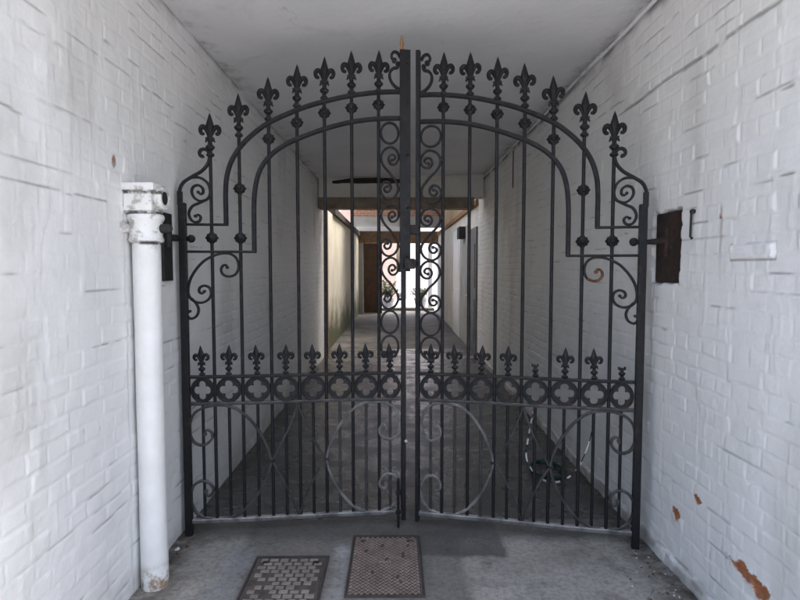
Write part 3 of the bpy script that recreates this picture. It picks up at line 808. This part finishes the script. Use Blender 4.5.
# ------------------------------------------------------------------ hinge ironwork on the walls
hp = empty('hinge_plate', (XL, 3.015, 1.46)); tag(hp, 'dark upright iron plate on the left wall behind the pipe collar', 'hinge plate')
bm = bmesh.new(); box(bm, (-0.02, -0.06, 0.02), (0.024, 0.055, 0.385), 0.006); obj('plate', bm, M['soot'], hp)
bm = bmesh.new(); tube(bm, [(0.02, 0.0, 0.255), (0.035, 0.10, 0.256), (0.035, 0.13, 0.256)], 0.019, 10)
tube(bm, [(0.03, -0.02, 0.2), (0.03, -0.02, 0.31)], 0.02, 10); obj('pintle', bm, M['soot'], hp, smooth=50)
hb = empty('hinge_bracket', (XR + 0.05, 2.92, 1.46)); tag(hb, 'rusty iron bracket set inside the dark pocket of the right wall', 'hinge bracket')
bm = bmesh.new(); box(bm, (-0.034, -0.138, 0.014), (0.0, 0.148, 0.382), 0.006); obj('plate', bm, M['rust_dark'], hb)
bm = bmesh.new(); tube(bm, [(-0.034, 0.02, 0.235), (-0.07, 0.045, 0.232), (-0.10, 0.06, 0.23)], 0.017, 10); tube(bm, [(-0.036, 0.02, 0.15), (-0.036, 0.02, 0.30)], 0.014, 10)
obj('pintle', bm, M['rust_dark'], hb, smooth=50)
for z, y in ((0.09, -0.06), (0.30, -0.05), (0.2, -0.02)):
    bm = bmesh.new(); bmesh.ops.create_uvsphere(bm, u_segments=10, v_segments=6, radius=0.015, matrix=Matrix.Translation((-0.034, y, z)) @ Matrix.Diagonal((0.6, 1, 1, 1)))
    obj('bolt_head', bm, M['rust_dark'], hb, smooth=50)

bm = bmesh.new()
tube(bm, [(XR - 0.004, 2.655, 1.825), (XR - 0.012, 2.655, 1.815), (XR - 0.012, 2.66, 1.70), (XR - 0.002, 2.66, 1.69)], [0.010, 0.006, 0.005, 0.007], 8)
lathe(bm, [(0, -0.014), (0.013, -0.008), (0.014, 0.006), (0, 0.012)], 8, 1, (XR - 0.006, 2.655, 1.82))
tag(obj('iron_hook', bm, M['soot'], smooth=50), 'small thin iron hook on the right wall beside the dark pocket', 'hook')

# conduit along the right hand ceiling corner and a drop of wire
bm = bmesh.new()
tube(bm, [(XR - 0.030, y, 2.985 + 0.006 * math.sin(y * 3.1)) for y in np.linspace(0.6, 9.5, 50)], 0.011, 8)
tag(obj('conduit', bm, M['ceil'], smooth=60), 'thin painted conduit running along the top of the right wall', 'pipe')
bm = bmesh.new(); tube(bm, [(XR - 0.008, 6.76 + 0.003 * k, 2.96 - 0.11 * k) for k in range(5)], 0.006, 6)
tag(obj('wire', bm, M['soot'], smooth=60), 'short dark wire hanging down the right wall from the ceiling', 'wire')

# ------------------------------------------------------------------ drainpipe
dp = empty('drainpipe', (-1.178, 2.64, 0)); tag(dp, 'tall white painted cast iron drainpipe standing against the left wall', 'drainpipe')
rr = random.Random(3)
bm = bmesh.new()
prof = [(0.060, 0.0), (0.063, 0.01)] + [(0.0625 + 0.0006 * math.sin(9 * z), z) for z in np.linspace(0.05, 1.66, 24)] + [(0.0625, 1.70)]
lathe(bm, prof, 32); obj('pipe', bm, M['pipe'], dp, smooth=50)
bm = bmesh.new()
lathe(bm, [(0.062, 1.665), (0.076, 1.672), (0.079, 1.685), (0.072, 1.697), (0.073, 1.72), (0.073, 1.765), (0.080, 1.775), (0.083, 1.788), (0.078, 1.80), (0.060, 1.805)], 32)
col_ = obj('collar', bm, M['pipe'], dp, smooth=45)
for s in (-1, 1):
    bm = bmesh.new()
    tube(bm, [(0.07 * s, 0.0, 1.735), (0.108 * s if s > 0 else -0.066 * 1.0, 0.0 if s > 0 else -0.085, 1.735)], [0.022, 0.02], 10)
    bmesh.ops.create_uvsphere(bm, u_segments=12, v_segments=8, radius=0.026, matrix=Matrix.Translation((0.10 * s if s > 0 else -0.066, 0.0 if s > 0 else -0.09, 1.735)) @ Matrix.Diagonal((1, 0.7, 0.9, 1)))
    obj('fixing_lug', bm, M['pipe'] if s < 0 else M['soot'], col_, smooth=50)
bm = bmesh.new()
box(bm, (-0.075, -0.070, 1.80), (0.060, 0.066, 1.905), 0.018)
box(bm, (-0.080, -0.076, 1.90), (0.072, 0.072, 1.942), 0.010)
hd = obj('socket_head', bm, M['pipe'], dp, smooth=40)
bm = bmesh.new()
tube(bm, [(0.045, 0.01, 1.872), (0.085, 0.0, 1.876), (0.092, 0.0, 1.876)], [0.05, 0.053, 0.046], 20)
obj('side_inlet', bm, M['pipe'], hd, smooth=45)
bm = bmesh.new(); tube(bm, [(0.0905, -0.001, 1.876), (0.0935, -0.001, 1.876)], [0.034, 0.030], 16); obj('inlet_plug', bm, M['soot'], hd)

# ------------------------------------------------------------------ things on the ground
rl = Matrix.Rotation(aR, 4, 'Z'); 
def leafR(u, z, y): 
    p = rl @ Vector((u, y, z)); return Vector((HR[0] + p.x, HR[1] + p.y, p.z))
ch = empty('chain', tuple(leafR(0.3, 0.772, -0.03))); tag(ch, 'black and white sleeved chain looped from the right gate leaf lower rail', 'chain')
ctr = spline([(0.245, 0.78), (0.25, 0.67), (0.285, 0.52), (0.34, 0.40), (0.415, 0.335), (0.50, 0.325), (0.58, 0.385), (0.615, 0.47), (0.60, 0.60), (0.585, 0.69), (0.56, 0.775)], 8)
org = Vector(ch.location)
P3 = [leafR(u, z, -0.032) - org for u, z in ctr]
bm = bmesh.new(); tube(bm, P3, 0.003, 6); obj('cable', bm, M['soot'], ch, smooth=60)
wm = simple('white_plastic_sleeve', (0.40, 0.40, 0.39), (0.58, 0.58, 0.56), 30, 0.5)
i = 2
while i < len(P3) - 6:
    L = random.choice((3, 4, 5)) if i > 25 else random.choice((2, 3, 5))
    bm = bmesh.new(); tube(bm, P3[i:i + L], 0.0052, 8); obj('sleeve', bm, wm, ch, smooth=60)
    i += L + random.choice((2, 3)) if i < 56 else L + 1
gm = simple('dark_green_hose', (0.006, 0.030, 0.022), (0.010, 0.042, 0.031), 20, 0.45)
bm = bmesh.new(); pts = []
for k in range(120):
    a = k / 120 * 2 * math.pi * 1.7
    r = 0.13 + 0.012 * math.sin(k * 0.11) + 0.0002 * k
    pts.append((1.14 + r * 0.85 * math.cos(a), 4.12 + r * 1.25 * math.sin(a), 0.010 + 0.022 * k / 120))
tube(bm, pts, 0.012, 8)
tag(obj('hose', bm, gm, smooth=60), 'dark green garden hose coiled on the floor behind the right gate leaf', 'hose')

flake_m = simple('pale_paint_flake', (0.5, 0.48, 0.45), (0.75, 0.73, 0.7), 30, 0.8)
leaf_m = simple('brown_dry_leaf', (0.07, 0.035, 0.015), (0.16, 0.08, 0.035), 30, 0.8)
def flake(x, y, s, rz):
    bm = bmesh.new(); n = 6
    h = [s * random.uniform(0.5, 1.0) for _ in range(n)]
    lo = [bm.verts.new((h[k] * math.cos(k * math.pi / 3), h[k] * 0.7 * math.sin(k * math.pi / 3), 0)) for k in range(n)]
    hi = [bm.verts.new((v.co.x * 0.8, v.co.y * 0.8, s * random.uniform(0.2, 0.55))) for v in lo]
    for k in range(n): bm.faces.new((lo[k], lo[(k + 1) % n], hi[(k + 1) % n], hi[k]))
    bm.faces.new(hi); bm.faces.new(lo[::-1])
    return bm, (x, y, 0.001), rz
rnd = random.Random(21)
for k in range(14):
    y = rnd.uniform(2.5, 2.98); x = XR - 0.05 - abs(rnd.gauss(0.05, 0.05))
    bm, l, rz = flake(x, y, rnd.uniform(0.004, 0.010), rnd.uniform(0, 6))
    tag(obj('paint_flake', bm, flake_m, None, l, rz), 'small pale paint flake on the floor along the right wall', 'debris', 'paint flakes along the foot of the right wall')
for k in range(12):
    y = rnd.uniform(2.45, 3.0); x = XR - 0.05 - abs(rnd.gauss(0.05, 0.06))
    bm, l, rz = flake(x, y, rnd.uniform(0.006, 0.013), rnd.uniform(0, 6))
    tag(obj('dead_leaf', bm, leaf_m, None, l, rz), 'small brown dead leaf on the floor along the right wall', 'leaf', 'dead leaves along the foot of the right wall')
bm, l, rz = flake(-1.205, 2.985, 0.022, 1)
tag(obj('stone', bm, flake_m, None, l, rz), 'small white stone on the floor between drainpipe and gate', 'stone')
for k in range(9):
    bm, l, rz = flake(-1.20 + rnd.uniform(-.02, .05), rnd.uniform(2.74, 3.08), rnd.uniform(0.007, 0.015), rnd.uniform(0, 6))
    tag(obj('dead_leaf', bm, leaf_m, None, l, rz), 'small brown dead leaf on the floor between drainpipe and gate', 'leaf', 'dead leaves by the drainpipe')

# ------------------------------------------------------------------ beyond the passage: beam, open yard, end wall
timber = simple('old_brown_timber', (0.14, 0.085, 0.048), (0.26, 0.165, 0.10), 9, 0.8, 0.5, 40, 0.005)
timber_d = simple('dark_rough_timber', (0.018, 0.013, 0.010), (0.05, 0.036, 0.027), 9, 0.85, 0.5, 40, 0.005)
cream = NT('cream_painted_wall')
_c = cream.ramp(cream.noise(1.6, 6), [(0.3, (0.46, 0.435, 0.345)), (0.7, (0.58, 0.555, 0.47))])
_z = cream.xyz()[2]
_zz = cream.math('ADD', _z, cream.math('MULTIPLY', cream.math('SUBTRACT', cream.noise(1.5, 6, 0.7), 0.5), 1.5))
_c = cream.mix(cream.rng(_zz, 0.2, 1.0, 1, 0), _c, (0.06, 0.065, 0.025))
_c = cream.mix(cream.rng(cream.noise(5, 6, 0.7), 0.6, 0.7, 0, 0.5), _c, (0.20, 0.15, 0.09))
cream.base(_c); cream.rough(0.85); cream.bump(cream.noise(30, 5), 0.3, 0.01)
offw = simple('off_white_render', (0.58, 0.56, 0.51), (0.70, 0.68, 0.63), 2.5, 0.85, 0.3, 30, 0.01)
tan = simple('tan_render', (0.40, 0.30, 0.19), (0.55, 0.44, 0.31), 2.0, 0.9, 0.3, 30, 0.01)
greyr = simple('grey_render', (0.30, 0.30, 0.29), (0.40, 0.40, 0.385), 2.5, 0.9, 0.3, 30, 0.01)

bh = empty('bulkhead', (0.085, 9.05, 2.50)); tag(bh, 'grey plastered bulkhead with brown timber lintel closing the ceiling end', 'bulkhead')
bm = bmesh.new(); box(bm, (XL - 0.085 + 0.012, -0.09, 0.18), (XR - 0.085 - 0.012, 0.14, 0.62), 0.004); obj('plaster_face', bm, offw, bh)
bm = bmesh.new(); box(bm, (XL - 0.085 + 0.012, -0.12, 0.0), (1.25 - 0.085, 0.14, 0.178), 0.008); obj('lintel', bm, simple('faded_timber', (0.17, 0.125, 0.085), (0.32, 0.26, 0.195), 7, 0.85, 0.5, 40, 0.005), bh)
bm = bmesh.new()
N = 16; lo = []; hi = []
for k in range(N + 1):
    x = -1.10 + 1.25 * k / N
    a = 0.405 - 0.012 * rnd.random(); b = 0.412 + 0.07 * math.sin(math.pi * (k + 0.3) / (N + 0.6)) ** 0.6 + 0.008 * rnd.random()
    lo.append((x, a)); hi.append((x, b))
for y0, y1 in ((-0.125, -0.085),):
    A = [[bm.verts.new((x, y, z)) for x, z in L] for y in (y0, y1) for L in (lo, hi)]
    for k in range(N):
        bm.faces.new((A[0][k], A[0][k + 1], A[1][k + 1], A[1][k])); bm.faces.new((A[2][k], A[3][k], A[3][k + 1], A[2][k + 1]))
        bm.faces.new((A[0][k], A[2][k], A[2][k + 1], A[0][k + 1])); bm.faces.new((A[1][k], A[1][k + 1], A[3][k + 1], A[3][k]))
    bm.faces.new((A[0][0], A[1][0], A[3][0], A[2][0])); bm.faces.new((A[0][N], A[2][N], A[3][N], A[1][N]))
obj('exposed_beam', bm, timber_d, bh)
bm = bmesh.new(); box(bm, (XL + 0.002, 9.605, -0.01), (XL + 0.07, 9.70, 2.55), 0.005)
tag(obj('door_post', bm, timber, smooth=None), 'upright timber post at the far end of the left passage wall', 'post')

# left yard wall
yl = empty('yard_wall', (XL - 0.02, 14.6, 0)); tag(yl, 'cream yard wall with mossy foot and brown rail beyond the gate', 'wall')
bm = bmesh.new(); box(bm, (-0.3, -4.87, -0.03), (0.0, 4.4, 2.62)); obj('render_face', bm, cream.m, yl)
bm = bmesh.new(); box(bm, (-0.32, -3.4, 2.62), (0.06, 4.4, 2.76), 0.01); obj('wall_plate', bm, timber_d, yl)
bm = bmesh.new(); box(bm, (-0.9, -4.87, 3.45), (-0.6, 4.4, 5.0)); obj('upper_wall', bm, offw, yl)
# right yard wall
yr = empty('yard_wall', (XR + 0.02, 14.6, 0)); tag(yr, 'off white yard wall with grey door and timber plate beyond the gate', 'wall')
bm = bmesh.new(); box(bm, (0.0, -4.88, -0.03), (0.3, 4.4, 2.64)); obj('render_face', bm, offw, yr)
bm = bmesh.new(); box(bm, (-0.06, -4.95, 2.64), (0.32, 4.4, 2.74), 0.01); obj('wall_plate', bm, simple('rusty_brown_timber', (0.16, 0.075, 0.03), (0.30, 0.16, 0.075), 9, 0.85, 0.5, 40), yr)
bm = bmesh.new(); box(bm, (0.10, -4.88, 2.74), (0.4, 4.4, 6.5)); obj('upper_wall', bm, tan, yr)  # unseen top of this wall raised to keep sun off the yard
gd = simple('grey_door_paint', (0.12, 0.125, 0.13), (0.17, 0.175, 0.18), 4, 0.55, 0.15)
wd_ = simple('pale_blue_white_door_paint', (0.70, 0.72, 0.74), (0.78, 0.80, 0.82), 4, 0.45, 0.1)
def door(y0, y1, top, m, handle_y):
    bm = bmesh.new(); box(bm, (-0.03, y0, 0.0), (-0.001, y1, top), 0.003)
    d = obj('door', bm, m, yr)
    bm = bmesh.new()
    h = (top - 0.5) / 2
    for z in (0.2, 0.3 + h):
        box(bm, (-0.042, y0 + 0.12, z), (-0.031, y1 - 0.12, z + h - 0.1), 0.003)
    obj('panel', bm, m, d)
    bm = bmesh.new(); tube(bm, [(-0.03, handle_y, 1.02), (-0.08, handle_y, 1.02), (-0.08, handle_y + 0.1, 1.02)], 0.011, 8); obj('handle', bm, M['galv'], d, smooth=50)
door(-4.80, -3.75, 2.28, gd, -3.9)
door(-2.3, -0.9, 2.42, wd_, -1.1)
bm = bmesh.new(); box(bm, (-0.03, -3.70, 0), (-0.001, -2.35, 2.4), 0.003); obj('boarded_panel', bm, greyr, yr)
mb = empty('meter_box', (XR - 0.0, 11.5, 2.15)); tag(mb, 'small black meter box high on the wall above the grey door', 'meter box')
bm = bmesh.new(); box(bm, (-0.14, -0.22, 0.0), (-0.012, 0.2, 0.24), 0.01); obj('case', bm, M['soot'], mb)
bm = bmesh.new(); box(bm, (-0.147, -0.16, 0.05), (-0.141, 0.14, 0.2), 0.002); obj('cover', bm, M['iron'], mb)

# end wall of the yard with its opening
YE = 19.0
ew = empty('end_wall', (0.1, YE, 0)); tag(ew, 'patched end wall with orange brick band and white beam over the yard opening', 'wall')
t = NT('orange_brick')
b = t.n('ShaderNodeTexBrick'); b.offset = 0.5
b.inputs['Color1'].default_value = (0.25, 0.105, 0.06, 1); b.inputs['Color2'].default_value = (0.32, 0.16, 0.095, 1); b.inputs['Mortar'].default_value = (0.45, 0.40, 0.34, 1)
b.inputs['Scale'].default_value = 1; b.inputs['Brick Width'].default_value = 0.225; b.inputs['Row Height'].default_value = 0.075; b.inputs['Mortar Size'].default_value = 0.008
cmb = t.n('ShaderNodeCombineXYZ'); x, y, z = t.xyz(); t.l(t.math('ADD', x, y), cmb.inputs[0]); t.l(z, cmb.inputs[1]); t.l(cmb.outputs[0], b.inputs['Vector'])
t.base(t.mix(t.rng(t.noise(4, 5), 0.4, 0.7, 0, 0.6), b.outputs[0], (0.40, 0.24, 0.16))); t.rough(0.9)
brick = t.m
def pb(nm, a, b_, m, bev=0.004, parent=ew):
    bm = bmesh.new(); box(bm, a, b_, bev); return obj(nm, bm, m, parent)
pb('brick_band', (-1.6, 0.0, 3.30), (1.7, 0.3, 4.2), brick)
pb('grey_panel', (-1.6, 0.006, 2.93), (1.7, 0.3, 3.298), greyr)
pb('white_beam', (-1.42, -0.12, 2.80), (0.35, 0.003, 2.93), wd_)
pb('head', (-1.6, 0.0, 2.40), (1.7, 0.3, 2.798), timber)
pb('dark_lintel', (0.05, -0.06, 2.42), (1.1, -0.002, 2.72), timber)
pb('side_pier', (-1.6, 0.0, -0.03), (-1.22, 0.3, 2.398), greyr)
pb('side_pier', (1.34, 0.0, -0.03), (1.7, 0.3, 2.398), offw)
dr = pb('door', (-1.215, 0.02, 0.0), (-0.66, 0.075, 2.39), simple('brown_door', (0.05, 0.026, 0.013), (0.09, 0.047, 0.024), 6, 0.6, 0.2))
for z in (0.25, 1.3): pb('panel', (-1.10, 0.008, z), (-0.78, 0.019, z + 0.85), dr.data.materials[0], 0.004, dr)
pb('door_post', (-0.655, -0.01, 0.0), (-0.58, 0.12, 2.39), timber_d)

# unseen yard roof, its sheet placed to shade the far part, open nearer
yroof = empty('roof', (0.1, 12.0, 3.9)); tag(yroof, 'unseen pale sheet roof on timber rafters over the yard beyond the bulkhead', 'roof')
pb('sheet', (-2.2, 1.7, 0.3), (2.0, 6.3, 0.34), offw, 0, yroof)
for k in range(6): pb('rafter', (-2.1, -1.6 + 1.5 * k, 0.18), (1.9, -1.5 + 1.5 * k, 0.3), timber, 0.004, yroof)

# buildings past the opening
pk = empty('rendered_house', (-1.6, 27, 0)); tag(pk, 'pink rendered house wall seen through the far opening', 'house')
pinkm = simple('pink_render', (0.52, 0.36, 0.29), (0.62, 0.45, 0.37), 2, 0.9, 0.2, 30)
pb('wall', (-3.5, 0, -0.03), (1.62, 5, 5.2), pinkm, 0.0, pk)
rf = bmesh.new(); v = [rf.verts.new(p) for p in ((-3.7, -0.3, 5.2), (1.82, -0.3, 5.2), (1.82, 5.3, 5.2), (-3.7, 5.3, 5.2), (-3.7, 2.5, 7.2), (1.82, 2.5, 7.2))]
for f in ((0, 1, 5, 4), (2, 3, 4, 5), (1, 2, 5), (3, 0, 4), (3, 2, 1, 0)): rf.faces.new([v[k] for k in f])
obj('roof', rf, simple('slate', (0.06, 0.06, 0.065), (0.1, 0.1, 0.105), 6, 0.7), pk)
hs = empty('white_house', (3.2, 30, 0)); tag(hs, 'bright white house wall seen through the far opening', 'house')
pb('wall', (-2.9, 0, -0.03), (4, 5, 6.0), simple('white_render', (0.78, 0.78, 0.77), (0.84, 0.84, 0.83), 2, 0.8, 0.2, 30), 0.0, hs)
pb('roof', (-3.0, -0.2, 6.0), (4.1, 5.2, 6.3), greyr, 0.02, hs)
pb('post', (1.22, 20.9, -0.03), (1.36, 21.05, 2.6), greyr, 0.01, None)
tag(bpy.data.objects['post'], 'slim grey post standing just outside the far opening', 'post')

# low planters and wispy plants outside the opening
leafg = simple('grey_green_leaves', (0.05, 0.075, 0.03), (0.13, 0.16, 0.075), 20, 0.7)
stone = simple('grey_stone_trough', (0.20, 0.20, 0.20), (0.33, 0.33, 0.33), 10, 0.9, 0.5, 50, 0.01)
def plant(x, y, h, w_, seed, label):
    r = random.Random(seed)
    root = empty('potted_plant', (x, y, -0.01)); tag(root, label, 'plant')
    bm = bmesh.new(); lathe(bm, [(0.17, 0), (0.19, 0.02), (0.24, 0.32), (0.27, 0.34), (0.27, 0.40), (0.23, 0.40), (0.21, 0.34), (0, 0.33)], 18); obj('pot', bm, stone, root, smooth=40)
    bl = bmesh.new(); bs = bmesh.new()
    for k in range(44):
        a = r.uniform(0, 6.28); sp = r.uniform(0.1, w_); hh = h * r.uniform(0.5, 1)
        pts = [(0.1 * math.cos(a) * t_, 0.1 * math.sin(a) * t_, 0.33 + hh * t_) if t_ < .3 else (sp * math.cos(a) * t_, sp * math.sin(a) * t_, 0.33 + hh * t_ - 0.15 * t_ * t_) for t_ in (0, .25, .5, .75, 1)]
        tube(bs, pts, [0.008, 0.007, 0.006, 0.004, 0.002], 5)
        for q in range(22):
            t_ = r.uniform(0.25, 1); p = Vector((sp * math.cos(a) * t_, sp * math.sin(a) * t_, 0.33 + hh * t_ - 0.15 * t_ * t_))
            d1 = Vector((r.uniform(-1, 1), r.uniform(-1, 1), r.uniform(-.4, .8))).normalized(); d2 = d1.cross(Vector((r.random(), r.random(), 1))).normalized()
            s = r.uniform(0.05, 0.11)
            vs = [bl.verts.new(p + d1 * s * u_ + d2 * s * v_) for u_, v_ in ((0, 0), (.5, .25), (1, 0), (.5, -.25))]
            bl.faces.new(vs)
    obj('foliage', bl, leafg, root); obj('stems', bs, timber_d, root)
plant(-0.32, 21.2, 0.95, 0.5, 3, 'bushy grey green plant in a stone pot, left of the far opening')
plant(0.95, 21.4, 0.65, 0.4, 5, 'leafy plant in a stone pot, right of the far opening')
bm = bmesh.new(); box(bm, (-0.56, 20.2, -0.02), (1.4, 20.75, 0.09), 0.015)
struct(obj('step', bm, simple('dark_step', (0.05, 0.047, 0.045), (0.09, 0.085, 0.08), 6, 0.8, 0.4, 40)))

# ------------------------------------------------------------------ light, sky, camera
w = bpy.data.worlds.new('World'); S.world = w; w.use_nodes = True
nt = w.node_tree; bg = nt.nodes['Background']
sky = nt.nodes.new('ShaderNodeTexSky'); sky.sky_type = 'NISHITA'; sky.sun_disc = False
SUN_EL, SUN_AZ = R(62), R(72)           # azimuth from +Y towards +X
sky.sun_elevation = SUN_EL; sky.sun_rotation = SUN_AZ
sky.air_density = 1.0; sky.dust_density = 6.5; sky.ozone_density = 0.75
nt.links.new(sky.outputs[0], bg.inputs[0]); bg.inputs[1].default_value = 0.12
sl = bpy.data.lights.new('sun', 'SUN'); sl.energy = 0.9; sl.angle = R(30); sl.color = (1.0, 0.985, 0.965)
so = bpy.data.objects.new('sun', sl); COL.objects.link(so)
d = Vector((math.sin(SUN_AZ) * math.cos(SUN_EL), math.cos(SUN_AZ) * math.cos(SUN_EL), math.sin(SUN_EL)))
so.rotation_euler = (-d).to_track_quat('-Z', 'Y').to_euler(); so.location = d * 40

cd = bpy.data.cameras.new('camera'); co = bpy.data.objects.new('camera', cd); COL.objects.link(co)
cd.sensor_width = 36; cd.lens = 36 * 555 / 800; cd.clip_start = 0.05; cd.clip_end = 600
co.location = (0, 0, 1.55)
co.rotation_euler = (R(90) - math.atan(32 / 555), 0, -math.atan(4 / 555))
S.camera = co
S.view_settings.view_transform = 'Standard'; S.view_settings.look = 'None'
S.view_settings.gamma = 1; S.view_settings.use_curve_mapping = False
S.view_settings.exposure = 2.68
